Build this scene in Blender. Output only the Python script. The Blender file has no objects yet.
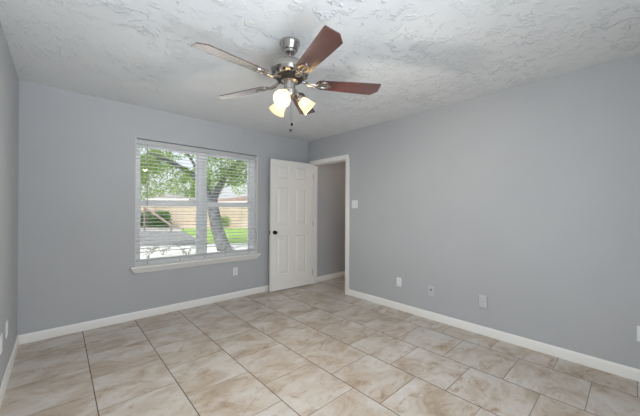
import bpy, bmesh, math, random
from mathutils import Vector, Matrix, noise

random.seed(7)
PI = math.pi
C = bpy.context.scene.collection
scene = bpy.context.scene

# ------------------------------------------------------------------ camera
F_PX, YAW, ROLL = 286.18, math.radians(42.8516), math.radians(0.345)
cam_data = bpy.data.cameras.new('camera')
cam = bpy.data.objects.new('camera', cam_data)
C.objects.link(cam)
fwd = Vector((math.sin(YAW), math.cos(YAW), 0.0004)).normalized()
rgt = Vector((math.cos(YAW), -math.sin(YAW), 0))
upv = rgt.cross(fwd)
r2 = rgt * math.cos(ROLL) + upv * math.sin(ROLL)
u2 = -rgt * math.sin(ROLL) + upv * math.cos(ROLL)
m = Matrix((r2, u2, -fwd)).transposed().to_4x4()
m.translation = Vector((0, 0, 1.265))
cam.matrix_world = m
cam_data.sensor_fit = 'HORIZONTAL'
cam_data.sensor_width = 36
cam_data.lens = F_PX * 36 / 640
cam_data.shift_x = -4.545 / 640
cam_data.shift_y = 2.055 / 640
cam_data.clip_start = 0.02
cam_data.clip_end = 400
scene.camera = cam

# ------------------------------------------------------------------ world, sun, area lights, exposure
world = bpy.data.worlds.new('sky')
scene.world = world
world.use_nodes = True
wn = world.node_tree
sky = wn.nodes.new('ShaderNodeTexSky')
sky.sky_type = 'NISHITA'
sky.sun_disc = False
sky.sun_elevation = math.radians(52)
sky.sun_rotation = math.radians(250)
sky.air_density = 1.0
sky.dust_density = 5.0
haze = wn.nodes.new('ShaderNodeMix')          # thin bright haze over the blue
haze.data_type = 'RGBA'
haze.inputs['Factor'].default_value = .6
haze.inputs[7].default_value = (5.2, 5.3, 5.5, 1)
wn.links.new(sky.outputs[0], haze.inputs[6])
wn.links.new(haze.outputs[2], wn.nodes['Background'].inputs[0])
wn.nodes['Background'].inputs[1].default_value = 0.25

def light(name, kind, loc, energy, color, direction=None, size=None, size_y=None, parent=None):
    d = bpy.data.lights.new(name, kind)
    d.energy = energy
    d.color = color
    if kind == 'AREA':
        d.shape = 'RECTANGLE'
        d.size = size
        d.size_y = size_y
    elif kind == 'SUN':
        d.angle = math.radians(1.0)
    else:
        d.shadow_soft_size = size
    o = bpy.data.objects.new(name, d)
    C.objects.link(o)
    o.location = loc
    if direction:
        o.rotation_euler = Vector(direction).to_track_quat('-Z', 'Y').to_euler()
    if parent:
        o.parent = parent
    return o

light('sun', 'SUN', (0, 0, 30), 2.6, (1, .955, .88), direction=(.75, .25, -1))
# fill light added behind the camera, set in an invented window opening
back = light('back_fill_light', 'AREA', (0.80, -0.70, 1.30), 27, (.79, .905, 1), direction=(.45, 1, .08), size=1.7, size_y=1.9)
# second added fill, aimed upward to brighten the ceiling
ceil_fill = light('ceiling_fill_light', 'AREA', (0.45, -0.70, 1.20), 14, (.86, .94, 1), direction=(.1, 1, .75), size=1.2, size_y=1.7)
ceil_fill.data.spread = math.radians(70)

scene.view_settings.view_transform = 'Standard'
scene.view_settings.look = 'None'
scene.view_settings.gamma = 1
scene.view_settings.use_curve_mapping = False
scene.view_settings.exposure = 0.0

# ------------------------------------------------------------------ room numbers (metres)
XR, YW, XL, YB, H = 3.1875, 3.8773, -0.2783, -0.60, 2.4531
DY0, DY1, DH = 2.953, 3.745, 2.04            # doorway in the right wall
WX0, WX1, WZ0, WZ1 = 0.641, 2.208, 0.585, 2.084  # window opening

# ------------------------------------------------------------------ materials
def mat(name, color, rough=.5, metal=0, **kw):
    mt = bpy.data.materials.new(name)
    mt.use_nodes = True
    b = mt.node_tree.nodes['Principled BSDF']
    b.inputs['Base Color'].default_value = (*color, 1)
    b.inputs['Roughness'].default_value = rough
    b.inputs['Metallic'].default_value = metal
    for k, v in kw.items():
        b.inputs[k].default_value = v
    return mt

def nd(mt, t, **kw):
    n = mt.node_tree.nodes.new(t)
    for k, v in kw.items():
        if k in n.inputs:
            n.inputs[k].default_value = v
        else:
            setattr(n, k, v)
    return n

def lk(mt, a, b):
    mt.node_tree.links.new(a, b)

def bsdf(mt):
    return mt.node_tree.nodes['Principled BSDF']

def ramp(mt, fac, stops, interp='LINEAR'):
    r = mt.node_tree.nodes.new('ShaderNodeValToRGB')
    r.color_ramp.interpolation = interp
    el = r.color_ramp.elements
    while len(el) < len(stops):
        el.new(.5)
    for e, (p, c) in zip(el, stops):
        e.position = p
        e.color = (*c, 1) if len(c) == 3 else c
    lk(mt, fac, r.inputs[0])
    return r.outputs[0]

def noise_var(mt, scale, lo, hi, detail=4, bump=0.0, bscale=None, dist=.02):
    co = nd(mt, 'ShaderNodeTexCoord')
    n = nd(mt, 'ShaderNodeTexNoise', Scale=scale, Detail=detail)
    lk(mt, co.outputs['Object'], n.inputs['Vector'])
    lk(mt, ramp(mt, n.outputs[0], [(.3, lo), (.7, hi)]), bsdf(mt).inputs['Base Color'])
    if bump:
        n2 = nd(mt, 'ShaderNodeTexNoise', Scale=bscale or scale * 4, Detail=3)
        lk(mt, co.outputs['Object'], n2.inputs['Vector'])
        bp = nd(mt, 'ShaderNodeBump', Strength=bump, Distance=dist)
        lk(mt, n2.outputs[0], bp.inputs['Height'])
        lk(mt, bp.outputs[0], bsdf(mt).inputs['Normal'])
    return mt

M = {}
M['wall'] = noise_var(mat('grey_wall_paint', (.42, .435, .455), .55), 1.5, (.462, .476, .496), (.486, .50, .52), bump=.12, bscale=160, dist=.004)
M['trim'] = mat('white_trim_paint', (.87, .86, .835), .35)
M['door'] = mat('white_door_paint', (.85, .835, .81), .4)
M['vinyl'] = mat('white_window_vinyl', (.93, .94, .95), .4)
M['blind'] = mat('white_blind_slat', (.92, .925, .93), .45)
t = M['blind'].node_tree                       # thin vinyl lets some daylight through
tl = t.nodes.new('ShaderNodeBsdfTranslucent'); tl.inputs[0].default_value = (.9, .91, .92, 1)
mi = t.nodes.new('ShaderNodeMixShader'); mi.inputs[0].default_value = .45
t.links.new(t.nodes['Principled BSDF'].outputs[0], mi.inputs[1]); t.links.new(tl.outputs[0], mi.inputs[2])
t.links.new(mi.outputs[0], t.nodes['Material Output'].inputs[0])
M['cord'] = mat('ladder_cord', (.78, .78, .78), .8)
M['wand'] = mat('blind_wand', (.42, .40, .40), .7)
M['plastic'] = mat('white_plastic', (.82, .83, .86), .35)
M['painted_plate'] = mat('painted_plate', (.56, .57, .585), .5)
M['slot'] = mat('dark_slot', (.03, .03, .03), .5)
M['black_metal'] = mat('black_metal', (.012, .012, .012), .3, .6)
M['brass_plug'] = mat('beige_cord_button', (.38, .34, .30), .6)
M['nickel'] = mat('brushed_nickel', (.44, .415, .39), .26, 1.0)
M['dark_vent'] = mat('dark_motor_vent', (.03, .025, .02), .5, .3)
M['eave'] = mat('roof_board', (.5, .48, .45), .8)
M['stucco'] = mat('house_stucco', (.6, .56, .5), .9)

# ceiling: hand trowelled, raised flakes of plaster on a flat ground
mt = mat('textured_ceiling', (.80, .815, .825), .6)
co = nd(mt, 'ShaderNodeTexCoord')
n1 = nd(mt, 'ShaderNodeTexNoise', Scale=12.0, Detail=4, Roughness=.55, Distortion=.7)
n2 = nd(mt, 'ShaderNodeTexNoise', Scale=26.0, Detail=2, Roughness=.5, Distortion=1.5)
n3 = nd(mt, 'ShaderNodeTexNoise', Scale=2.2, Detail=2)
for n in (n1, n2, n3):
    lk(mt, co.outputs['Object'], n.inputs['Vector'])
flake = ramp(mt, n1.outputs[0], [(.50, (.06, .06, .06)), (.56, (.8, .8, .8)), (.64, (1, 1, 1))])
gate = ramp(mt, n3.outputs[0], [(.36, (.35, .35, .35)), (.62, (1, 1, 1))])
mul = nd(mt, 'ShaderNodeMath', operation='MULTIPLY')
lk(mt, flake, mul.inputs[0]); lk(mt, gate, mul.inputs[1])
crumb = ramp(mt, n2.outputs[0], [(.42, (.15, .15, .15)), (.52, (.7, .7, .7)), (.62, (1, 1, 1))])
add = nd(mt, 'ShaderNodeMath', operation='MULTIPLY')
lk(mt, crumb, add.inputs[0]); lk(mt, mul.outputs[0], add.inputs[1])
bp = nd(mt, 'ShaderNodeBump', Strength=1.0, Distance=.0085)
lk(mt, add.outputs[0], bp.inputs['Height']); lk(mt, bp.outputs[0], bsdf(mt).inputs['Normal'])
M['ceiling'] = mt

# floor: 18 inch veined porcelain squares, half-offset bond, dark thin joints
BW, RH, GX, GY = .4595, .4538, .1842, -.0266
mt = mat('travertine_tile', (.6, .55, .5), .3)
co = nd(mt, 'ShaderNodeTexCoord')
sep = nd(mt, 'ShaderNodeSeparateXYZ')
lk(mt, co.outputs['Object'], sep.inputs[0])
ua = nd(mt, 'ShaderNodeMath', operation='ADD'); ua.inputs[1].default_value = -GY + .5 * BW + 20 * BW
va = nd(mt, 'ShaderNodeMath', operation='ADD'); va.inputs[1].default_value = -GX + 20 * RH
lk(mt, sep.outputs['Y'], ua.inputs[0]); lk(mt, sep.outputs['X'], va.inputs[0])
cmb = nd(mt, 'ShaderNodeCombineXYZ')
lk(mt, ua.outputs[0], cmb.inputs['X']); lk(mt, va.outputs[0], cmb.inputs['Y'])
br = nd(mt, 'ShaderNodeTexBrick', offset=.5, offset_frequency=2, squash=1.0, Scale=1.0)
br.inputs['Mortar Size'].default_value = .0029
br.inputs['Mortar Smooth'].default_value = 0
br.inputs['Brick Width'].default_value = BW
br.inputs['Row Height'].default_value = RH
br.inputs['Color1'].default_value = (0, 0, 0, 1)
br.inputs['Color2'].default_value = (1, 1, 1, 1)
lk(mt, cmb.outputs[0], br.inputs['Vector'])
w4 = nd(mt, 'ShaderNodeMath', operation='MULTIPLY'); w4.inputs[1].default_value = 37
lk(mt, br.outputs['Color'], w4.inputs[0])
mp = nd(mt, 'ShaderNodeMapping'); mp.inputs['Scale'].default_value = (1.25, 2.0, 1); mp.inputs['Rotation'].default_value = (0, 0, math.radians(24))
lk(mt, co.outputs['Object'], mp.inputs['Vector'])
v1 = nd(mt, 'ShaderNodeTexNoise', noise_dimensions='4D', Scale=2.3, Detail=7, Roughness=.64, Distortion=.7)
v2 = nd(mt, 'ShaderNodeTexNoise', noise_dimensions='4D', Scale=4.2, Detail=8, Roughness=.70, Distortion=1.0)
for v in (v1, v2):
    lk(mt, mp.outputs[0], v.inputs['Vector']); lk(mt, w4.outputs[0], v.inputs['W'])
base = ramp(mt, v1.outputs[0], [(.30, (.34, .258, .186)), (.42, (.455, .38, .308)), (.53, (.54, .492, .445)), (.68, (.60, .58, .555))])
vein = ramp(mt, v2.outputs[0], [(.30, (.50, .38, .28)), (.40, (.86, .79, .72)), (.47, (1, 1, 1)), (.58, (1.0, 1.0, 1.0)), (.68, (.80, .73, .65))])
mx = nd(mt, 'ShaderNodeMix', data_type='RGBA', blend_type='MULTIPLY')
mx.inputs['Factor'].default_value = .95
lk(mt, base, mx.inputs[6]); lk(mt, vein, mx.inputs[7])
jm = nd(mt, 'ShaderNodeMix', data_type='RGBA')
jm.inputs[7].default_value = (.10, .078, .062, 1)
# the joints along the long rows are wider and darker than the tight butt joints across them
fr_ = nd(mt, 'ShaderNodeMath', operation='PINGPONG'); fr_.inputs[1].default_value = RH / 2
lk(mt, va.outputs[0], fr_.inputs[0])
lg = nd(mt, 'ShaderNodeMath', operation='LESS_THAN'); lg.inputs[1].default_value = .0045
lk(mt, fr_.outputs[0], lg.inputs[0])
ls = nd(mt, 'ShaderNodeMath', operation='MULTIPLY_ADD'); ls.inputs[1].default_value = .45; ls.inputs[2].default_value = .55
lk(mt, lg.outputs[0], ls.inputs[0])
jf = nd(mt, 'ShaderNodeMath', operation='MULTIPLY')
lk(mt, br.outputs['Fac'], jf.inputs[0]); lk(mt, ls.outputs[0], jf.inputs[1])
lk(mt, jf.outputs[0], jm.inputs['Factor']); lk(mt, mx.outputs[2], jm.inputs[6])
lk(mt, jm.outputs[2], bsdf(mt).inputs['Base Color'])
rr = nd(mt, 'ShaderNodeMapRange'); rr.inputs['To Min'].default_value = .30; rr.inputs['To Max'].default_value = .85
lk(mt, br.outputs['Fac'], rr.inputs['Value']); lk(mt, rr.outputs[0], bsdf(mt).inputs['Roughness'])
bp = nd(mt, 'ShaderNodeBump', Strength=.4, Distance=.002, invert=True)
lk(mt, br.outputs['Fac'], bp.inputs['Height']); lk(mt, bp.outputs[0], bsdf(mt).inputs['Normal'])
M['tile'] = mt

# cherry-stained fan blades, grain along the blade (local x)
mt = mat('cherry_wood', (.13, .03, .02), .26)
bsdf(mt).inputs['Coat Weight'].default_value = 1.0
bsdf(mt).inputs['Coat IOR'].default_value = 1.9
bsdf(mt).inputs['Sheen Weight'].default_value = .75
bsdf(mt).inputs['Sheen Roughness'].default_value = .3
bsdf(mt).inputs['Coat Roughness'].default_value = .20
co = nd(mt, 'ShaderNodeTexCoord')
mp = nd(mt, 'ShaderNodeMapping'); mp.inputs['Scale'].default_value = (2.5, 26, 8)
lk(mt, co.outputs['Object'], mp.inputs['Vector'])
n = nd(mt, 'ShaderNodeTexNoise', Scale=2.2, Detail=5, Distortion=.6)
lk(mt, mp.outputs[0], n.inputs['Vector'])
lk(mt, ramp(mt, n.outputs[0], [(.3, (.028, .003, .002)), (.55, (.06, .007, .005)), (.75, (.10, .018, .009))]), bsdf(mt).inputs['Base Color'])
M['cherry'] = mt

def glass(name, tint=(1, 1, 1), rough=0.0):
    g = bpy.data.materials.new(name)
    g.use_nodes = True
    t = g.node_tree
    t.nodes.remove(t.nodes['Principled BSDF'])
    tr = t.nodes.new('ShaderNodeBsdfTransparent'); tr.inputs[0].default_value = (*tint, 1)
    gl = t.nodes.new('ShaderNodeBsdfGlossy'); gl.inputs['Roughness'].default_value = rough
    fr = t.nodes.new('ShaderNodeFresnel'); fr.inputs[0].default_value = 1.2
    mi = t.nodes.new('ShaderNodeMixShader')
    t.links.new(fr.outputs[0], mi.inputs[0]); t.links.new(tr.outputs[0], mi.inputs[1]); t.links.new(gl.outputs[0], mi.inputs[2])
    t.links.new(mi.outputs[0], t.nodes['Material Output'].inputs[0])
    return g
M['pane'] = glass('clear_window_glass', (.97, .985, .98))

# frosted lamp glass: translucent, lit by the bulb inside it
g = bpy.data.materials.new('frosted_lamp_glass')
g.use_nodes = True
t = g.node_tree
t.nodes.remove(t.nodes['Principled BSDF'])
tl = t.nodes.new('ShaderNodeBsdfTranslucent'); tl.inputs[0].default_value = (.97, .88, .68, 1)
df = t.nodes.new('ShaderNodeBsdfDiffuse'); df.inputs[0].default_value = (.9, .87, .8, 1)
mi = t.nodes.new('ShaderNodeMixShader'); mi.inputs[0].default_value = .25
t.links.new(tl.outputs[0], mi.inputs[1]); t.links.new(df.outputs[0], mi.inputs[2])
t.links.new(mi.outputs[0], t.nodes['Material Output'].inputs[0])
M['frost'] = g
M['bulb'] = mat('lit_bulb', (1, 1, 1), .4)
bsdf(M['bulb']).inputs['Emission Color'].default_value = (1, .86, .62, 1)
bsdf(M['bulb']).inputs['Emission Strength'].default_value = 3.0

# outdoors
M['lawn'] = noise_var(mat('lawn_grass', (.2, .4, .08), .9), 3, (.20, .36, .07), (.36, .52, .15), detail=8, bump=.6, bscale=60, dist=.03)
M['ground'] = noise_var(mat('pale_concrete', (.6, .58, .55), .9), 2, (.68, .67, .65), (.78, .77, .75), detail=8)
M['shaded_drive'] = noise_var(mat('shade_grey_driveway', (.25, .25, .26), .9), 4, (.20, .20, .21), (.27, .27, .28), detail=8)  # tree shade on the drive is put into this darker grey
M['kerb'] = noise_var(mat('kerb_concrete', (.4, .4, .4), .9), 5, (.36, .36, .35), (.48, .47, .45))
M['bark'] = noise_var(mat('tree_bark', (.17, .16, .15), .95), 7, (.10, .108, .113), (.22, .23, .24), detail=8, bump=.8, bscale=18, dist=.03)
M['block'] = mat('beige_block_wall', (.6, .5, .42), .9)
mt = M['block']
co = nd(mt, 'ShaderNodeTexCoord')
bk = nd(mt, 'ShaderNodeTexBrick', Scale=1.0)
bk.inputs['Brick Width'].default_value = .8; bk.inputs['Row Height'].default_value = .3; bk.inputs['Mortar Size'].default_value = .012
bk.inputs['Color1'].default_value = (.66, .53, .44, 1); bk.inputs['Color2'].default_value = (.72, .60, .50, 1); bk.inputs['Mortar'].default_value = (.52, .43, .36, 1)
rot = nd(mt, 'ShaderNodeMapping'); rot.inputs['Rotation'].default_value = (math.radians(-90), 0, 0)
lk(mt, co.outputs['Object'], rot.inputs['Vector']); lk(mt, rot.outputs[0], bk.inputs['Vector'])
lk(mt, bk.outputs['Color'], bsdf(mt).inputs['Base Color'])
def leaf_mat(name, lo, hi):
    mt = mat(name, lo, .6)
    oi = nd(mt, 'ShaderNodeTexCoord')
    n = nd(mt, 'ShaderNodeTexNoise', Scale=6, Detail=3)
    lk(mt, oi.outputs['Object'], n.inputs['Vector'])
    col = ramp(mt, n.outputs[0], [(.3, lo), (.7, hi)])
    lk(mt, col, bsdf(mt).inputs['Base Color'])
    t2 = nd(mt, 'ShaderNodeBsdfTranslucent')
    lk(mt, col, t2.inputs[0])
    mi = nd(mt, 'ShaderNodeMixShader'); mi.inputs[0].default_value = .45
    lk(mt, bsdf(mt).outputs[0], mi.inputs[1]); lk(mt, t2.outputs[0], mi.inputs[2])
    lk(mt, mi.outputs[0], mt.node_tree.nodes['Material Output'].inputs[0])
    return mt
M['leaf'] = leaf_mat('tree_leaf', (.20, .34, .09), (.46, .58, .22))
M['hedge'] = leaf_mat('hedge_leaf', (.07, .18, .05), (.20, .36, .10))
M['bush'] = leaf_mat('bush_leaf', (.25, .40, .10), (.45, .58, .20))
M['dry'] = leaf_mat('shrub_leaf', (.20, .23, .16), (.36, .39, .27))
M['shingle'] = noise_var(mat('grey_shingle', (.3, .3, .3), .95), 9, (.28, .275, .26), (.38, .37, .35))
M['brown_roof'] = noise_var(mat('brown_shingle', (.3, .2, .16), .95), 9, (.27, .18, .14), (.38, .27, .22))
M['house_white'] = mat('white_house_wall', (.75, .74, .72), .9)
M['rail_wood'] = noise_var(mat('weathered_rail', (.35, .27, .25), .8), 8, (.30, .22, .20), (.46, .36, .34))

# ------------------------------------------------------------------ mesh builder
class MB:
    def __init__(s):
        s.bm = bmesh.new()

    def box(s, x0, y0, z0, x1, y1, z1, bev=0.0, seg=2, mtx=None):
        b = bmesh.new()
        bmesh.ops.create_cube(b, size=1)
        for v in b.verts:
            v.co = Vector((x0 + (v.co.x + .5) * (x1 - x0), y0 + (v.co.y + .5) * (y1 - y0), z0 + (v.co.z + .5) * (z1 - z0)))
        if bev:
            bmesh.ops.bevel(b, geom=list(b.edges), offset=bev, segments=seg, affect='EDGES', profile=.6)
        return s.merge(b, mtx)

    def merge(s, b, mtx=None):
        if mtx is not None:
            bmesh.ops.transform(b, matrix=mtx, verts=b.verts)
        me = bpy.data.meshes.new('tmp')
        b.to_mesh(me)
        b.free()
        s.bm.from_mesh(me)
        bpy.data.meshes.remove(me)
        return s

    def lathe(s, prof, n=32, mtx=None, cap0=True, cap1=True):
        b = bmesh.new()
        rings = []
        for r, z in prof:
            rings.append([b.verts.new((r * math.cos(2 * PI * i / n), r * math.sin(2 * PI * i / n), z)) for i in range(n)])
        for a, c in zip(rings, rings[1:]):
            for i in range(n):
                j = (i + 1) % n
                b.faces.new((a[i], a[j], c[j], c[i]))
        if cap0:
            b.faces.new(list(reversed(rings[0])))
        if cap1:
            b.faces.new(rings[-1])
        bmesh.ops.recalc_face_normals(b, faces=b.faces)
        return s.merge(b, mtx)

    def tube(s, pts, rad, n=10):
        pts = [Vector(p) for p in pts]
        rads = rad if isinstance(rad, (list, tuple)) else [rad] * len(pts)
        b = bmesh.new()
        rings = []
        ref = None
        for i, p in enumerate(pts):
            d = (pts[min(i + 1, len(pts) - 1)] - pts[max(i - 1, 0)]).normalized()
            if ref is None:
                ref = d.orthogonal().normalized()
            ref = (ref - d * ref.dot(d)).normalized()
            q = d.cross(ref)
            rings.append([b.verts.new(p + (ref * math.cos(2 * PI * k / n) + q * math.sin(2 * PI * k / n)) * rads[i]) for k in range(n)])
        for a, c in zip(rings, rings[1:]):
            for i in range(n):
                j = (i + 1) % n
                b.faces.new((a[i], a[j], c[j], c[i]))
        b.faces.new(list(reversed(rings[0])))
        b.faces.new(rings[-1])
        bmesh.ops.recalc_face_normals(b, faces=b.faces)
        return s.merge(b)

    def prism(s, poly, z0, z1, bev=0.0, mtx=None):
        b = bmesh.new()
        lo = [b.verts.new((x, y, z0)) for x, y in poly]
        hi = [b.verts.new((x, y, z1)) for x, y in poly]
        b.faces.new(list(reversed(lo)))
        b.faces.new(hi)
        n = len(poly)
        for i in range(n):
            j = (i + 1) % n
            b.faces.new((lo[i], lo[j], hi[j], hi[i]))
        bmesh.ops.recalc_face_normals(b, faces=b.faces)
        if bev:
            bmesh.ops.bevel(b, geom=list(b.edges), offset=bev, segments=2, affect='EDGES')
        return s.merge(b, mtx)

    def sphere(s, loc, r, sc=(1, 1, 1), u=20, v=12):
        b = bmesh.new()
        bmesh.ops.create_uvsphere(b, u_segments=u, v_segments=v, radius=r)
        for q in b.verts:
            q.co = Vector((q.co.x * sc[0], q.co.y * sc[1], q.co.z * sc[2])) + Vector(loc)
        return s.merge(b)

    def build(s, name, material, parent=None, smooth=35):
        me = bpy.data.meshes.new(name)
        s.bm.to_mesh(me)
        s.bm.free()
        me.materials.append(material)
        if smooth:
            me.shade_smooth()
            me.set_sharp_from_angle(angle=math.radians(smooth))
        o = bpy.data.objects.new(name, me)
        C.objects.link(o)
        if parent:
            o.parent = parent
        return o

def tag(o, label, cat, group=None, kind=None):
    o['label'] = label
    o['category'] = cat
    if group:
        o['group'] = group
    if kind:
        o['kind'] = kind
    return o

def thing(name, label, cat, loc=(0, 0, 0), rotz=0, group=None, kind=None):
    o = bpy.data.objects.new(name, None)
    C.objects.link(o)
    o.empty_display_size = .1
    o.location = loc
    o.rotation_euler = (0, 0, rotz)
    return tag(o, label, cat, group, kind)

def struct(name, mb, m_, label, cat, parent=None, smooth=35):
    o = mb.build(name, m_, parent, smooth)
    return tag(o, label, cat, kind='structure')

def axis_mtx(loc, d):
    """matrix taking +Z to direction d"""
    return Matrix.Translation(loc) @ Vector(d).to_track_quat('Z', 'Y').to_matrix().to_4x4()

# ------------------------------------------------------------------ room shell
XH = 4.75        # far end of the hall
YH = 3.79        # hall wall seen through the doorway
HY0 = 1.6
TW = .115        # right wall thickness
mb = MB().box(XL - .12, YB - .12, -.06, XH, YW, 0)
struct('floor', mb, M['tile'], 'beige veined square tile floor with thin dark joints', 'floor', smooth=0)
mb = MB().box(XL - .12, YB - .12, H, XH, YW + .14, H + .06)
struct('ceiling', mb, M['ceiling'], 'white ceiling with rough raised plaster texture', 'ceiling', smooth=0)
mb = MB()
WT = .20
mb.box(XL - .12, YW, -.3, WX0, YW + WT, H).box(WX1, YW, -.3, XR + TW, YW + WT, H)
mb.box(WX0, YW, -.3, WX1, YW + WT, WZ0).box(WX0, YW, WZ1, WX1, YW + WT, H)
struct('wall_window', mb, M['wall'], 'grey painted wall holding the window with blinds', 'wall', smooth=0)
mb = MB().box(XL - .12, YB - .12, 0, XL, YW, H)
struct('wall_left', mb, M['wall'], 'grey painted wall at the left edge', 'wall', smooth=0)
mb = MB()
mb.box(XR, YB - .12, 0, XR + TW, DY0 - .02, H).box(XR, DY1 + .02, 0, XR + TW, YW, H).box(XR, DY0 - .02, DH + .02, XR + TW, DY1 + .02, H)
struct('wall_right', mb, M['wall'], 'long grey painted wall on the right with the doorway', 'wall', smooth=0)
BX0, BX1, BZ0, BZ1 = -.10, 1.70, .28, 2.30  # opening for the invented window and its fill lights
mb = MB()
mb.box(XL, YB - .12, 0, BX0, YB, H).box(BX1, YB - .12, 0, XR, YB, H).box(BX0, YB - .12, 0, BX1, YB, BZ0).box(BX0, YB - .12, BZ1, BX1, YB, H)
struct('wall_back', mb, M['wall'], 'grey wall behind the photographer with an invented opening for fill light', 'wall', smooth=0)
mb = MB().box(XR + TW, YH, 0, XH, YW, H)
struct('wall_hall', mb, M['wall'], 'shaded grey hall wall seen through the open doorway', 'wall', smooth=0)
mb = MB().box(XH, HY0, 0, XH + .1, YW, H)
struct('wall_hall_end', mb, M['wall'], 'grey wall at the far end of the hall', 'wall', smooth=0)
mb = MB().box(XR + TW, HY0 - .1, 0, XH, HY0, H)
struct('wall_hall_near', mb, M['wall'], 'grey wall closing the near side of the hall', 'wall', smooth=0)
mb = MB().box(XL - 1.0, YB - 1.1, H + .08, XH + .6, YW + .55, H + .22)  # unseen slab, overhang shaped to keep sun out of the back opening
struct('roof', mb, M['eave'], 'unseen roof deck over the house, eaves shaped to block the sun', 'roof', smooth=0)

# baseboards: flat board with a rounded top edge
BH, BT = .087, .013
def baseboard(name, a, b, nrm, label):
    """a, b: ends on the wall line; nrm: unit vector into the room"""
    a, b, nrm = Vector((*a, 0)), Vector((*b, 0)), Vector((*nrm, 0))
    prof = [(0, 0), (BT, 0), (BT, BH * .78), (BT * .75, BH * .90), (BT * .40, BH), (0, BH)]
    bm = bmesh.new()
    r0 = [bm.verts.new(a + nrm * d + Vector((0, 0, z))) for d, z in prof]
    r1 = [bm.verts.new(b + nrm * d + Vector((0, 0, z))) for d, z in prof]
    n = len(prof)
    for i in range(n):
        j = (i + 1) % n
        bm.faces.new((r0[i], r0[j], r1[j], r1[i]))
    bm.faces.new(r0); bm.faces.new(list(reversed(r1)))
    bmesh.ops.recalc_face_normals(bm, faces=bm.faces)
    mb = MB(); mb.merge(bm)
    return struct(name, mb, M['trim'], label, 'baseboard')
CW = .068  # casing width
baseboard('baseboard_window', (XL, YW), (XR, YW), (0, -1), 'white baseboard under the window, ending behind the door')
baseboard('baseboard_right', (XR, YB), (XR, DY0 - CW), (-1, 0), 'white baseboard along the long right wall')
baseboard('baseboard_left', (XL, YB), (XL, YW - BT), (1, 0), 'white baseboard along the left wall')
baseboard('baseboard_back', (XL + BT, YB), (XR - BT, YB), (0, 1), 'white baseboard behind the photographer')
baseboard('baseboard_hall', (XR + TW + .02, YH), (XH, YH), (0, -1), 'white baseboard in the hall beyond the doorway')

# doorway casing and jambs
mb = MB()
CT = .017
for sx, x0, x1 in ((-1, XR - CT, XR), (1, XR + TW, XR + TW + CT)):
    mb.box(x0, DY0 - CW, 0, x1, DY0 + .004, DH + CW, .004)
    if sx < 0:
        mb.box(x0, DY1 - .004, 0, x1, DY1 + CW, DH + CW, .004)
    mb.box(x0 - .001, DY0 - CW, DH - .004, x1 + .001, DY1 + (CW if sx < 0 else .03), DH + CW, .004)
mb.box(XR, DY0 - .02, 0, XR + TW, DY0, DH + .02)
mb.box(XR, DY1, 0, XR + TW, DY1 + .02, DH + .02)
mb.box(XR, DY0, DH, XR + TW, DY1, DH + .02)
mb.box(XR + .045, DY0, 0, XR + .08, DY0 + .011, DH).box(XR + .045, DY1 - .011, 0, XR + .08, DY1, DH).box(XR + .045, DY0, DH - .011, XR + .08, DY1, DH)
struct('trim_1', mb, M['trim'], 'white casing and jambs around the open doorway', 'door frame')

# ------------------------------------------------------------------ door leaf, swung open against the window wall
LW, LH, LT = .803, 2.035, .035
hx, hy = 3.165, 3.7035
ang = math.atan2(3.758 - 3.7035, 2.354 - 3.165)   # direction hinge -> latch edge
door = thing('door_1', 'white six-panel door swung open against the window wall', 'door', (hx, hy, .012), ang, kind='structure')
# local: u along +x from hinge; the face towards the room is at +y because the leaf points back along -x
bm = bmesh.new()
us = [0, .803 - .67, .803 - .45, .803 - .33, .803 - .11, .803]
zs = [0, .235, .84, 1.02, 1.61, 1.75, 1.955, LH]
def rect(u0, u1, z0, z1, y):
    return [(u0, y, z0), (u1, y, z0), (u1, y, z1), (u0, y, z1)]
for side in (0, 1):
    y0 = 0.0 if side == 0 else -LT
    sg = -1 if side == 0 else 1     # into the leaf
    for i in range(5):
        for j in range(7):
            u0, u1, z0, z1 = us[i], us[i + 1], zs[j], zs[j + 1]
            if i in (1, 3) and j in (1, 3, 5):
                steps = [(0, 0), (.009, .012), (.024, .012), (.046, .003)]
                prev = None
                for ins, dep in steps:
                    ring = [bm.verts.new(p) for p in rect(u0 + ins, u1 - ins, z0 + ins, z1 - ins, y0 + sg * dep)]
                    if prev:
                        for k in range(4):
                            l = (k + 1) % 4
                            bm.faces.new((prev[k], prev[l], ring[l], ring[k]))
                    prev = ring
                bm.faces.new(prev)
            else:
                bm.faces.new([bm.verts.new(p) for p in rect(u0, u1, z0, z1, y0)])
for a, b in (((0, 0), (LW, 0)), ((LW, 0), (LW, LH)), ((LW, LH), (0, LH)), ((0, LH), (0, 0))):
    bm.faces.new([bm.verts.new(p) for p in ((a[0], 0, a[1]), (b[0], 0, b[1]), (b[0], -LT, b[1]), (a[0], -LT, a[1]))])
bmesh.ops.remove_doubles(bm, verts=bm.verts, dist=1e-5)
bmesh.ops.recalc_face_normals(bm, faces=bm.faces)
mb = MB(); mb.merge(bm)
mb.build('door_panel', M['door'], door, smooth=20)
KU, KZ = LW - .068, .905
for sg, y0 in ((1, 0), (-1, -LT)):
    mb = MB()
    mb.lathe([(.030, 0), (.031, .004), (.026, .008), (.012, .012), (.011, .026), (.022, .032), (.0275, .042), (.026, .051), (.016, .057), (.004, .058)], 24,
             Matrix.Translation((KU, y0, KZ)) @ Matrix.Rotation(-sg * PI / 2, 4, 'X'))
    mb.build('door_knob', M['black_metal'], door)
MB().box(LW - .0005, -LT + .006, KZ - .03, LW + .002, -.006, KZ + .03, .0008).build('latch_plate', M['black_metal'], door)
for hz in (.20, 1.02, 1.83):
    mb = MB().lathe([(.006, -.045), (.006, .045)], 12, Matrix.Translation((-.007, -LT + .028, hz)))
    mb.box(-.006, -LT + .012, hz - .045, .001, -.004, hz + .045)
    mb.build('hinge', M['nickel'], door)

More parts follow.
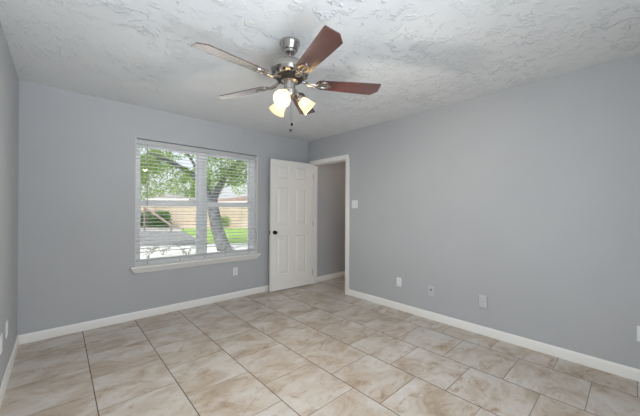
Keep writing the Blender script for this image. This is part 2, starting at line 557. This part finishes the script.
# ------------------------------------------------------------------ window
win = thing('window_1', 'white twin sash window behind the blinds', 'window', kind='structure')
FY0, FY1 = YW + .085, YW + .150
ZB = WZ0 + .02
MU0, MU1 = 1.365, 1.472
mb = MB()
mb.box(WX0, FY0, ZB, WX0 + .05, FY1, WZ1, .004).box(WX1 - .082, FY0, ZB, WX1, FY1, WZ1, .004)
mb.box(WX0 + .05, FY0, WZ1 - .065, WX1 - .082, FY1, WZ1, .004).box(WX0 + .05, FY0, ZB, WX1 - .082, FY1, ZB + .022, .004)
mb.build('window_frame', M['vinyl'], win)
MB().box(MU0, FY0 - .01, ZB + .02, MU1, FY1, WZ1 - .02, .004).build('mullion', M['vinyl'], win)
for a, b in ((WX0 + .05, MU0), (MU1, WX1 - .082)):
    for nm, z0, z1, y in (('lower_sash', ZB + .022, 1.365, FY0 + .008), ('upper_sash', 1.302, WZ1 - .065, FY0 + .036)):
        s_ = .018
        mb = MB()
        top = .062 if nm == 'lower_sash' else s_
        bot = .062 if nm == 'upper_sash' else s_ + .004
        mb.box(a, y, z0, a + s_, y + .026, z1, .003).box(b - s_, y, z0, b, y + .026, z1, .003)
        mb.box(a + s_, y, z1 - top, b - s_, y + .026, z1, .003).box(a + s_, y, z0, b - s_, y + .026, z0 + bot, .003)
        sash = mb.build(nm, M['vinyl'], win)
        MB().box(a + s_ - .005, y + .011, z0 + bot - .005, b - s_ + .005, y + .015, z1 - top + .005).build('pane', M['pane'], sash, smooth=0)
    if a < 1:
        MB().box((a + b) / 2 - .035, FY0 - .004, 1.352, (a + b) / 2 + .035, FY0 + .020, 1.372, .004).build('sash_lock', M['vinyl'], win)
mb = MB()
mb.box(WX0, YW + .001, WZ0 + .02, WX0 + .005, FY0 + .01, WZ1).box(WX1 - .005, YW + .001, WZ0 + .02, WX1, FY0 + .01, WZ1).box(WX0 + .005, YW + .066, WZ1 - .005, WX1 - .005, FY0 + .01, WZ1)
mb.build('jamb_liner', M['trim'], win)
# stool and sloping apron moulding with mitred ends
mb = MB()
mb.prism([(WX0 + .002, YW + .085), (WX0 + .002, YW), (WX0 - .050, YW), (WX0 - .050, YW - .060), (WX1 + .034, YW - .060), (WX1 + .034, YW), (WX1 - .002, YW), (WX1 - .002, YW + .085)], WZ0 + .002, WZ0 + .022, .004)
mb.build('window_sill', M['trim'], win)
bm = bmesh.new()
prof = [(.050, .588, 0.0), (.044, .575, .006), (.026, .555, .018), (.020, .535, .030), (.014, .527, .035), (0, .527, .035), (0, .588, 0.0)]
ra = [bm.verts.new((WX0 - .042 + e, YW - d, z)) for d, z, e in prof]
rb = [bm.verts.new((WX1 + .026 - e, YW - d, z)) for d, z, e in prof]
for i in range(len(prof)):
    j = (i + 1) % len(prof)
    bm.faces.new((ra[i], ra[j], rb[j], rb[i]))
bm.faces.new(ra); bm.faces.new(list(reversed(rb)))
bmesh.ops.recalc_face_normals(bm, faces=bm.faces)
mb = MB(); mb.merge(bm)
mb.build('sill_apron', M['trim'], win)

# invented window behind the camera, built to carry the added fill lights
wb = thing('added_window', 'invented wide window behind the photographer, holding the fill lights', 'window', kind='structure')
mb = MB()
for x0, z0, x1, z1 in ((BX0, BZ0, BX0 + .05, BZ1), (BX1 - .05, BZ0, BX1, BZ1), (BX0 + .05, BZ1 - .05, BX1 - .05, BZ1), (BX0 + .05, BZ0, BX1 - .05, BZ0 + .05), (.77, BZ0 + .05, .83, BZ1 - .05)):
    mb.box(x0, YB - .10, z0, x1, YB - .05, z1, .004)
mb.build('window_frame', M['vinyl'], wb)

# ------------------------------------------------------------------ blind
blind = thing('window_blind', 'white horizontal slat blind lowered to the sill with slats open', 'blind', (0, 0, 0))
bx0, bx1 = WX0 + .006, WX1 - .006
SY = YW + .034
mb = MB().box(bx0, YW + .004, WZ1 - .062, bx1, YW + .062, WZ1 - .012, .003)
mb.box(bx0, YW - .004, WZ1 - .050, bx1, YW + .004, WZ1 - .013, .003)
mb.build('headrail', M['blind'], blind)
for x in (bx0 + .001, bx1 - .012):
    MB().box(x, YW - .006, WZ1 - .060, x + .011, YW + .003, WZ1 - .008, .002).build('end_bracket', M['plastic'], blind)
MB().sphere((bx1 - .05, YW - .006, WZ1 - .03), .006).build('bracket_screw', M['slot'], blind)
sh = []
for k in range(7):
    t_ = -1 + 2 * k / 6
    sh.append((t_ * .025, .0028 * (1 - t_ * t_)))
slat_mesh = None
zz = []
z = 1.985
while z > .735:
    zz.append((z, 0.0)); z -= .0438
for k in range(2):
    zz.append((.662 + k * .011, 0))
lad = [0.768, 1.119, 1.427, 1.711, 2.061]
for z, tl_ in zz:
    if slat_mesh is None:
        bm = bmesh.new()
        rows = []
        for x in (bx0 + .004, bx1 - .004):
            rows.append(([bm.verts.new((x, y, zc + .0015)) for y, zc in sh], [bm.verts.new((x, y, zc - .0015)) for y, zc in sh]))
        (a0, a1), (b0, b1) = rows
        for i in range(6):
            bm.faces.new((a0[i], a0[i + 1], b0[i + 1], b0[i])); bm.faces.new((a1[i], b1[i], b1[i + 1], a1[i + 1]))
        bm.faces.new((a0[0], b0[0], b1[0], a1[0])); bm.faces.new((a0[6], a1[6], b1[6], b0[6]))
        for q0, q1 in ((a0, a1), (b0, b1)):
            bm.faces.new(q0 + list(reversed(q1)))
        bmesh.ops.recalc_face_normals(bm, faces=bm.faces)
        mb = MB(); mb.merge(bm)
        so = mb.build('slat', M['blind'], blind, smooth=30)
        slat_mesh = so.data
    else:
        so = bpy.data.objects.new('slat', slat_mesh)
        C.objects.link(so); so.parent = blind
    so.location = (0, SY, z)
    so.rotation_euler = (math.radians(3), 0, 0)
br_ = MB().box(bx0 + .003, SY - .027, WZ0 + .024, bx1 - .003, SY + .027, .654, .004).build('bottom_rail', M['blind'], blind)
for x in lad:
    mb = MB()
    for y in (SY - .0265, SY + .0265):
        mb.tube([(x, y, .65), (x, y, WZ1 - .055)], .0009, 6)
    mb.build('ladder_cord', M['cord'], blind)
    MB().lathe([(.008, 0), (.008, .003), (.005, .005)], 14, axis_mtx((x, SY - .0265, .633), (0, -1, 0))).build('cord_button', M['brass_plug'], br_)
mb = MB().tube([(.755, YW - .012, 1.975), (.756, YW - .012, 1.30)], .0045, 8)
mb.tube([(.755, YW + .0, WZ1 - .058), (.755, YW - .006, 1.992), (.755, YW - .012, 1.972)], .002, 6)
mb.build('tilt_wand', M['wand'], blind)

# ------------------------------------------------------------------ wall plates (local: x across, z up, +y out of the wall)
def plate(name, label, cat, loc, rotz, w=.070, h=.115, m_='plastic', group=None, tilt=None):
    t_ = thing(name, label, cat, loc, rotz, group)
    if tilt:
        t_.rotation_euler = tilt
    MB().box(-w / 2, 0, -h / 2, w / 2, .006, h / 2, .0022).build('cover_plate', M[m_], t_)
    return t_
def outlet(label, loc, rotz):
    t_ = plate('wall_outlet', label, 'outlet', loc, rotz)
    for s in (-1, 1):
        r_ = MB().box(-.017, .004, s * .0195 - .014, .017, .0078, s * .0195 + .014, .004, 3).build('receptacle', M['plastic'], t_)
        for dx, hh in ((-.0065, .009), (.0065, .007)):
            MB().box(dx - .0012, .0065, s * .0195 - hh / 2 + .003, dx + .0012, .0081, s * .0195 + hh / 2 + .003).build('slot', M['slot'], r_)
    MB().lathe([(.0032, .005), (.003, .0072), (.001, .0076)], 10, Matrix.Rotation(-PI / 2, 4, 'X')).build('screw', M['nickel'], t_)
    return t_
RW, LWR, WWR = PI / 2, -PI / 2, PI     # +y local -> -x (right wall), +x (left wall), -y (window wall)
outlet('white outlet on the grey wall below the window, left of the door', (1.856, YW, .378), WWR)
outlet('white outlet low on the right wall, the one nearest the doorway', (XR, 2.028, .354), RW)
outlet('white outlet cut by the right edge of the photo, low on the right wall', (XR, -.058, .355), RW)
outlet('white outlet low on the left wall, the one nearer the corner', (XL, 3.105, .385), LWR)
lp = plate('blank_wall_plate', 'white wall plate cut by the left edge of the photo, on the left wall', 'wall plate', (XL, 2.83, .372), LWR, .075, .118)
for s in (-1, 1):
    MB().lathe([(.0032, .005), (.003, .0072), (.001, .0076)], 10, Matrix.Translation((0, 0, s * .042)) @ Matrix.Rotation(-PI / 2, 4, 'X')).build('screw', M['plastic'], lp)
# coax jack on a plate painted like the wall
jp = plate('cable_jack_plate', 'grey painted plate with a dark round cable jack, low on the right wall', 'cable jack', (XR, 1.597, .328), RW, .072, .115, 'painted_plate')
MB().lathe([(.0095, .005), (.0095, .009), (.0062, .009), (.0062, .019), (.004, .019), (.004, .012)], 18, Matrix.Translation((0, 0, .018)) @ Matrix.Rotation(-PI / 2, 4, 'X')).build('coax_connector', M['slot'], jp)
# loose painted blank plate, standing off the wall at its right and lower edges
bp_ = plate('loose_cover_plate', 'loose grey blank plate hanging askew off the right wall, right of the cable jack', 'wall plate', (XR, 1.040, .345), RW, .082, .125, 'painted_plate')
bp_.rotation_euler = (math.radians(4), math.radians(4), PI / 2 - math.radians(8))
bp_.location.x = XR - .0112
MB().lathe([(.0036, .005), (.0034, .0072), (.001, .0076)], 10, Matrix.Translation((-.004, 0, -.004)) @ Matrix.Rotation(-PI / 2, 4, 'X')).build('screw', M['slot'], bp_)
MB().box(-.030, -.012, -.050, .026, .001, .045, .003).build('mounting_box', M['painted_plate'], bp_)
# double switch by the doorway
sw = plate('light_switch', 'white double switch plate on the right wall beside the doorway', 'light switch', (XR, 2.780, 1.355), RW, .117, .117)
for dx in (-.023, .023):
    MB().box(dx - .005, .004, -.012, dx + .005, .0075, .012, .001).build('toggle_slot', M['plastic'], sw)
    MB().box(dx - .0035, .005, -.004, dx + .0035, .018, .006, .0015, 2, Matrix.Rotation(math.radians(22), 4, 'X')).build('toggle', M['plastic'], sw)
    for s in (-1, 1):
        MB().lathe([(.0032, .005), (.003, .0072), (.001, .0076)], 10, Matrix.Translation((dx, 0, s * .030)) @ Matrix.Rotation(-PI / 2, 4, 'X')).build('screw', M['plastic'], sw)

# ------------------------------------------------------------------ ceiling fan
FX, FYc = 1.196, 1.660
fan = thing('ceiling_fan', 'brushed nickel ceiling fan with five cherry wood blades and three lit glass shades', 'ceiling fan', (FX, FYc, H))
def fz(z):
    return z - H
mb = MB().lathe([(.071, 0), (.071, -.014), (.067, -.020), (.064, -.030), (.054, -.056), (.052, -.059), (.044, -.062), (.040, -.076), (.033, -.081), (.020, -.083)], 40)
mb.build('canopy', M['nickel'], fan)
mb = MB().lathe([(.0135, -.078), (.0135, fz(2.315))], 20)
mb.lathe([(.020, fz(2.336)), (.024, fz(2.330)), (.024, fz(2.320)), (.018, fz(2.316))], 20)
mb.build('downrod', M['nickel'], fan)
mb = MB().lathe([(.016, fz(2.326)), (.040, fz(2.322)), (.060, fz(2.316)), (.092, fz(2.306)), (.118, fz(2.292)), (.131, fz(2.277)), (.136, fz(2.266)), (.137, fz(2.240)), (.133, fz(2.232)), (.128, fz(2.222)), (.112, fz(2.208)), (.096, fz(2.202))], 56)
mh = mb.build('motor_housing', M['nickel'], fan, smooth=25)
mb = MB().lathe([(.096, fz(2.204)), (.094, fz(2.188)), (.080, fz(2.182)), (.060, fz(2.180))], 40)
mb.build('flywheel', M['dark_vent'], fan)
for k in range(15):
    a = 2 * PI * k / 15
    MB().box(-.004, -.0085, -.0015, .014, .0085, .0015, .001, 1, Matrix.Rotation(a, 4, 'Z') @ Matrix.Translation((.115, 0, fz(2.2100))) @ Matrix.Rotation(math.radians(-32), 4, 'Y')).build('vent_slot', M['dark_vent'], mh)
# blades: local x runs out along the blade
def blade_outline():
    r0, r1 = .185, .658
    w0, w1 = .052, .069
    pts = []
    for k in range(9):                       # rounded inner end
        a = PI / 2 + PI * k / 8
        pts.append((r0 + .045 + .045 * math.cos(a), w0 * math.sin(a)))
    pts += [(.40, -w0 - .008), (r1 - .006, -w1), (r1, -w1 + .006), (r1 + .002, w1 - .048), (r1 - .046, w1), (.40, w0 + .008)]
    return pts
ZBL = 2.168
blade_me = iron_me = None
for k in range(5):
    a = math.radians(-105 + 72 * k)
    piv = bpy.data.objects.new('blade', blade_me) if blade_me else None
    if piv is None:
        piv = MB().prism(blade_outline(), -.003, .003, .0012).build('blade', M['cherry'], fan)
        blade_me = piv.data
    else:
        C.objects.link(piv); piv.parent = fan
    rot = Matrix.Translation((0, 0, fz(ZBL))) @ Matrix.Rotation(a, 4, 'Z') @ Matrix.Rotation(math.radians(-12), 4, 'X')
    piv.matrix_local = rot
    if iron_me is None:
        mb = MB()
        # oval ring on the blade's underside with an open middle
        bm = bmesh.new()
        n = 32
        cx, ra_, rb_, wd = .243, .052, .034, .016
        rings = []
        for q in range(n):
            t_ = 2 * PI * q / n
            ring = []
            for dr, dz in ((0, -.003), (0, -.0085), (-wd * .3, -.0105), (-wd * .8, -.0095), (-wd, -.003)):
                ring.append(bm.verts.new((cx + (ra_ + dr) * math.cos(t_), (rb_ + dr) * math.sin(t_), dz)))
            rings.append(ring)
        for q in range(n):
            x, y = rings[q], rings[(q + 1) % n]
            for i in range(4):
                bm.faces.new((x[i], x[i + 1], y[i + 1], y[i]))
        bmesh.ops.recalc_face_normals(bm, faces=bm.faces)
        mb.merge(bm)
        # slim tongue along the middle of the ring and the bent arm to the motor
        mb.box(.205, -.006, -.008, .285, .006, -.003, .002)
        mb.tube([(.088, 0, .016), (.110, 0, .010), (.135, .012, -.004), (.165, .013, -.009), (.196, .004, -.008)], [.010, .010, .0085, .008, .007], 10)
        mb.tube([(.110, 0, .010), (.135, -.012, -.004), (.165, -.013, -.009), (.196, -.004, -.008)], [.009, .0085, .008, .007], 10)
        io = mb.build('blade_iron', M['nickel'], piv)
        iron_me = io.data
    else:
        io = bpy.data.objects.new('blade_iron', iron_me)
        C.objects.link(io); io.parent = piv
# light kit
mb = MB().lathe([(.058, fz(2.182)), (.060, fz(2.176)), (.047, fz(2.168)), (.040, fz(2.160)), (.040, fz(2.120)), (.047, fz(2.114)), (.049, fz(2.088)), (.044, fz(2.070)), (.028, fz(2.058)), (.012, fz(2.050)), (.006, fz(2.040))], 36)
mb.build('switch_housing', M['nickel'], fan)
for deg, watts in ((-146, 15), (-26, 10), (94, 6)):
    a = math.radians(deg)
    ca, sa = math.cos(a), math.sin(a)
    dv = Vector((ca * math.sin(math.radians(50)), sa * math.sin(math.radians(50)), -math.cos(math.radians(50))))
    base = Vector((ca * .064, sa * .064, fz(2.068)))
    MB().tube([(ca * .040, sa * .040, fz(2.098)), (ca * .058, sa * .058, fz(2.092)), base + dv * -.004], [.011, .011, .013], 12).build('lamp_arm', M['nickel'], fan)
    MB().lathe([(.013, -.006), (.026, .000), (.029, .010), (.028, .024)], 24, axis_mtx(base, dv)).build('shade_holder', M['nickel'], fan)
    sp = [(.024, .014), (.030, .024), (.038, .040), (.042, .056), (.045, .072), (.050, .090), (.060, .112)]
    inner = [(r - .0028, z) for r, z in reversed(sp)]
    shd = MB().lathe(sp + inner, 36, axis_mtx(base, dv), cap0=False, cap1=False).build('lamp_shade', M['frost'], fan, smooth=60)
    mb = MB()
    mb.lathe([(.006, .018), (.012, .020), (.013, .028), (.018, .038), (.020, .047), (.017, .056), (.009, .062), (.002, .064)], 20, axis_mtx(base, dv))
    mb.build('bulb', M['bulb'], shd)
    p = base + dv * .1125
    light('lamp_glow', 'POINT', base + dv * .086, 3.6, (1, .78, .52), size=.014, parent=shd)
    lamp = light('lamp_beam', 'AREA', p, watts, (1, .95, .86), direction=dv, size=.075, size_y=.075, parent=shd)
    lamp.data.shape = 'DISK'
for dx, dy, z1 in ((.030, .012, 1.885), (-.006, -.022, 1.830)):
    mb = MB().tube([(dx * .8, dy * .8, fz(2.066)), (dx, dy, fz(2.05)), (dx, dy, fz(z1))], .0013, 6)
    ch = mb.build('pull_chain', M['nickel'], fan)
    MB().lathe([(.002, .010), (.006, .006), (.0095, -.002), (.008, -.011), (.002, -.016)], 14, Matrix.Translation((dx, dy, fz(z1)))).build('chain_bob', M['dark_vent'], ch)

# round glass lamp, out of view, added to brighten the hall
hl = thing('hall_fill_lamp', 'unseen round ceiling light added as fill in the hall beyond the doorway', 'ceiling light', (4.1, 2.6, H))
MB().lathe([(.13, 0), (.13, -.02), (.11, -.024)], 32).build('light_base', M['nickel'], hl)
MB().lathe([(.115, -.022), (.110, -.05), (.08, -.08), (.03, -.094), (.004, -.096)], 32).build('glass_bowl', M['frost'], hl)
light('hall_fill_glow', 'POINT', (0, 0, -.20), 7, (1, .78, .66), size=.08, parent=hl)

# ------------------------------------------------------------------ outdoors
ZG = -.15
def slab(name, poly, z1, m_, label, cat, kind='structure'):
    mb = MB().prism(poly, -.30, z1)
    return tag(mb.build(name, m_, smooth=0), label, cat, kind=kind)
mb = MB().box(-40, YW + WT, -.6, 60, 80, ZG)
struct('ground', mb, M['ground'], 'pale sunlit concrete in front of the window', 'ground', smooth=0)
slab('driveway', [(-6, 13.2), (2.3, 12.6), (4.3, 11.9), (4.75, 13.8), (5.9, 19.6), (3.6, 22.0), (-6, 25)], ZG + .012, M['shaded_drive'], 'driveway left of the lawn, its grey standing in for tree shade', 'driveway')
slab('lawn', [(4.45, 12.1), (5.6, 11.3), (7.2, 10.9), (24, 3), (34, 8), (13.5, 18.6), (7.2, 21.9), (6.1, 21.5), (4.9, 14.0)], ZG + .03, M['lawn'], 'bright green lawn under the tree outside the window', 'lawn', 'stuff')
mb = MB().prism([(-3, 25.0), (3.8, 22.3), (6.0, 20.2), (6.15, 20.5), (4.0, 22.6), (-3, 25.3)], ZG - .1, ZG + .17, .02)
tag(mb.build('kerb', M['kerb']), 'low grey concrete kerb at the end of the driveway', 'kerb', kind='structure')
# block wall running along the back of the yard
fa, fb = Vector((-6, 28.6, ZG)), Vector((24, 14.8, ZG))
d = fb - fa
bw = thing('garden_wall', 'long beige block wall at the back of the yard', 'garden wall', fa, math.atan2(d.y, d.x))
MB().box(0, 0, -.1, d.length, .2, 1.85).build('wall_panel', M['block'], bw, smooth=0)
for k in range(0, 12):
    MB().box(k * 3 - .2, -.06, -.1, k * 3 + .2, .26, 1.93, .015).build('wall_pier', M['block'], bw)
MB().box(-.05, -.04, 1.85, d.length + .05, .24, 1.92, .012).build('coping', M['kerb'], bw)

def leaves(centers, n, size, rnd, squash=1.0):
    vs, fs = [], []
    for _ in range(n):
        c, r = rnd.choice(centers)
        while True:
            q = Vector((rnd.uniform(-1, 1), rnd.uniform(-1, 1), rnd.uniform(-1, 1)))
            if .02 < q.length < 1:
                break
        q = q.normalized() * (q.length ** .5) * r
        q.z *= squash
        p = Vector(c) + q
        u = Vector((rnd.gauss(0, 1), rnd.gauss(0, 1), rnd.gauss(0, .7))).normalized()
        w = u.orthogonal().normalized()
        w = (Matrix.Rotation(rnd.uniform(0, 2 * PI), 3, u) @ w)
        l = size * rnd.uniform(.7, 1.3)
        nrm = u.cross(w) * l * .12
        i = len(vs)
        vs += [p - u * l, p + w * l * .42 + nrm, p + u * l, p - w * l * .42 + nrm]
        fs.append((i, i + 1, i + 2, i + 3))
    return vs, fs
def leaf_obj(name, centers, n, size, m_, parent=None, seed=1, squash=1.0):
    rnd = random.Random(seed)
    vs, fs = leaves(centers, n, size, rnd, squash)
    me = bpy.data.meshes.new(name)
    me.from_pydata([tuple(v) for v in vs], [], fs)
    me.materials.append(m_)
    o = bpy.data.objects.new(name, me)
    C.objects.link(o)
    if parent:
        o.parent = parent
    return o

# the leaning shade tree in front of the window
tx, ty = 4.20, 9.64
tree = thing('shade_tree', 'leaning tree with a forked grey trunk, the one close to the window', 'tree', (tx, ty, ZG))
def T(x, y, z):
    return (x - 4.03, y - 9.80, z - ZG)
MB().tube([T(4.10, 9.75, -.22), T(4.03, 9.80, -.10), T(3.95, 9.86, .20), T(3.84, 9.95, .60), T(3.76, 10.02, 1.15), T(3.70, 10.07, 1.55), T(3.66, 10.1, 1.75)],
          [.29, .24, .21, .20, .19, .19, .17], 16).build('trunk', M['bark'], tree)
for pts, rr_ in (
    ([(3.70, 10.07, 1.5), (3.55, 10.2, 1.95), (3.25, 10.5, 2.45), (2.7, 10.9, 2.85), (2.0, 11.3, 3.2)], [.13, .11, .09, .07, .04]),
    ([(3.70, 10.07, 1.5), (3.85, 9.95, 1.95), (4.10, 9.75, 2.5), (4.6, 9.4, 3.2)], [.14, .12, .09, .05]),
    ([(3.40, 10.35, 2.2), (3.2, 10.2, 2.7), (2.8, 10.0, 3.2)], [.06, .05, .03])):
    MB().tube([T(*q) for q in pts], rr_, 10).build('branch', M['bark'], tree)
cl = []
rnd = random.Random(3)
for k in range(80):
    x = rnd.uniform(.3, 7.2); y = rnd.uniform(8.9, 12.6); z = rnd.uniform(2.75, 4.7)
    dd = math.hypot(x - 3.7, (y - 10.4) * 1.1) / 3.9
    if dd > 1:
        continue
    cl.append((T(x, y, z + .3 * (1 - dd)), rnd.uniform(.35, .75)))
for x, y, z, r in ((1.9, 11.2, 2.60, 0.35), (2.5, 11.0, 2.55, 0.35), (3.0, 10.7, 2.45, 0.3), (4.3, 9.7, 2.40, 0.32), (4.8, 9.3, 2.55, 0.4), (1.4, 11.5, 2.75, 0.4), (5.3, 9.2, 2.65, 0.4), (3.95, 9.7, 2.35, .35), (4.3, 9.4, 2.5, .45), (3.6, 9.6, 2.6, .4), (4.7, 9.1, 2.75, .5), (4.0, 9.3, 2.9, .5)):
    cl.append((T(x, y, z), r))
leaf_obj('foliage', cl, 16000, .065, M['leaf'], tree, 5)

# tree farther back, filling the left of the view
t2 = thing('background_tree', 'round green tree beyond the driveway, left of the leaning tree', 'tree', (4.6, 28.8, ZG))
MB().tube([(0, 0, -.1), (.1, 0, 1.2), (0, .1, 3.0)], [.22, .17, .12], 12).build('trunk', M['bark'], t2)
rnd = random.Random(9)
leaf_obj('foliage', [((rnd.gauss(0, 1.5), rnd.gauss(0, 1.2), rnd.uniform(3.0, 6.5)), rnd.uniform(.6, 1.1)) for _ in range(30)], 7000, .13, M['leaf'], t2, 6)
t3 = thing('background_tree', 'green tree rising behind the brown-roofed house', 'tree', (18.0, 52.0, ZG))
MB().tube([(0, 0, -.1), (.1, 0, 2), (0, .1, 4.0)], [.3, .22, .15], 12).build('trunk', M['bark'], t3)
leaf_obj('foliage', [((rnd.gauss(0, 2.6), rnd.gauss(0, 2), rnd.uniform(3.6, 8.5)), rnd.uniform(.8, 1.6)) for _ in range(30)], 6000, .2, M['leaf'], t3, 7)

# clipped hedge in front of the block wall
hd = thing('clipped_hedge', 'clipped green box hedge in front of the beige wall', 'hedge', (5.0, 22.6, ZG), math.radians(-25))
rnd = random.Random(4)
vs, fs = [], []
leaf_obj('foliage', [((rnd.uniform(-1.5, .75), rnd.uniform(-.35, .35), rnd.uniform(.15, 1.15)), .26) for _ in range(140)], 6000, .06, M['hedge'], hd, 8)
MB().tube([(-.6, 0, -.05), (-.6, 0, .8)], .05, 8).build('stem', M['bark'], hd)
bs = thing('round_bush', 'small light green bush at the foot of the beige wall', 'bush', (8.75, 20.7, ZG + .03))
leaf_obj('foliage', [((rnd.gauss(0, .28), rnd.gauss(0, .2), rnd.uniform(.24, .75)), .22) for _ in range(24)], 1600, .06, M['bush'], bs, 9)
MB().tube([(0, 0, 0), (0, 0, .5)], .03, 8).build('stem', M['bark'], bs)
for i, (x, y, lab) in enumerate(((1.89, 9.5, 'low dark shrub nearest the left end of the window sill'), (2.36, 9.9, 'low thin shrub on the pale concrete left of the window mullion'), (2.86, 9.2, 'low dark shrub beside the foot of the leaning tree'))):
    s_ = thing('low_shrub', lab, 'shrub', (x, y, ZG), i * 1.3, 'low shrubs in front of the window')
    rnd = random.Random(20 + i)
    mb = MB()
    tips = []
    for k in range(9):
        a = rnd.uniform(0, 2 * PI); l = rnd.uniform(.12, .32)
        tip = (math.cos(a) * l * .8, math.sin(a) * l * .8, l)
        mb.tube([(0, 0, -.03), (tip[0] * .4, tip[1] * .4, l * .6), tip], [.005, .004, .002], 5)
        tips.append((tip, .07))
    mb.build('stem', M['bark'], s_)
    leaf_obj('foliage', tips, 90, .03, M['dry'], s_, 30 + i)
# sloping wooden rail beyond the driveway with its post
hr = thing('sloping_handrail', 'brown wooden handrail sloping down in front of the hedge', 'handrail', (3.94, 20.9, ZG))
MB().tube([(0, 0, 1.54), (1.227, -1.14, .40)], .065, 8).build('rail', M['rail_wood'], hr)
MB().box(-.045, -.045, -.05, .045, .045, 1.56, .006).build('post', M['rail_wood'], hr)
MB().box(1.18, -1.19, -.05, 1.27, -1.10, .43, .006).build('post', M['rail_wood'], hr)

# neighbouring houses past the wall
def house(name, label, loc, rz, w, dpt, hwall, hroof, roof_m, wall_m):
    h_ = thing(name, label, 'house', loc, rz)
    MB().box(0, 0, -.1, w, dpt, hwall).build('house_wall', M[wall_m], h_, smooth=0)
    bm = bmesh.new()
    o = .6
    pts = [(-o, -o, hwall - .1), (w + o, -o, hwall - .1), (w + o, dpt + o, hwall - .1), (-o, dpt + o, hwall - .1), (dpt * .5, dpt * .5, hroof), (w - dpt * .5, dpt * .5, hroof)]
    vv = [bm.verts.new(q) for q in pts]
    for f in ((0, 1, 5, 4), (1, 2, 5), (2, 3, 4, 5), (3, 0, 4), (3, 2, 1, 0)):
        bm.faces.new([vv[i] for i in f])
    bmesh.ops.recalc_face_normals(bm, faces=bm.faces)
    mb = MB(); mb.merge(bm)
    mb.build('roof', M[roof_m], h_, smooth=0)
    MB().box(-o, -o - .03, hwall - .22, w + o, -o + .01, hwall - .06).build('fascia', M['trim'], h_, smooth=0)
    return h_
house('neighbour_house', 'white neighbouring house with a low grey roof, left of the leaning tree', (-3.5, 47.5, ZG), math.radians(-42), 19, 8, 2.65, 3.35, 'shingle', 'house_white')
house('neighbour_house', 'white neighbouring house with a brown roof, right of the leaning tree', (13.6, 36.6, ZG), math.radians(-42), 13, 8, 2.5, 3.3, 'brown_roof', 'house_white')
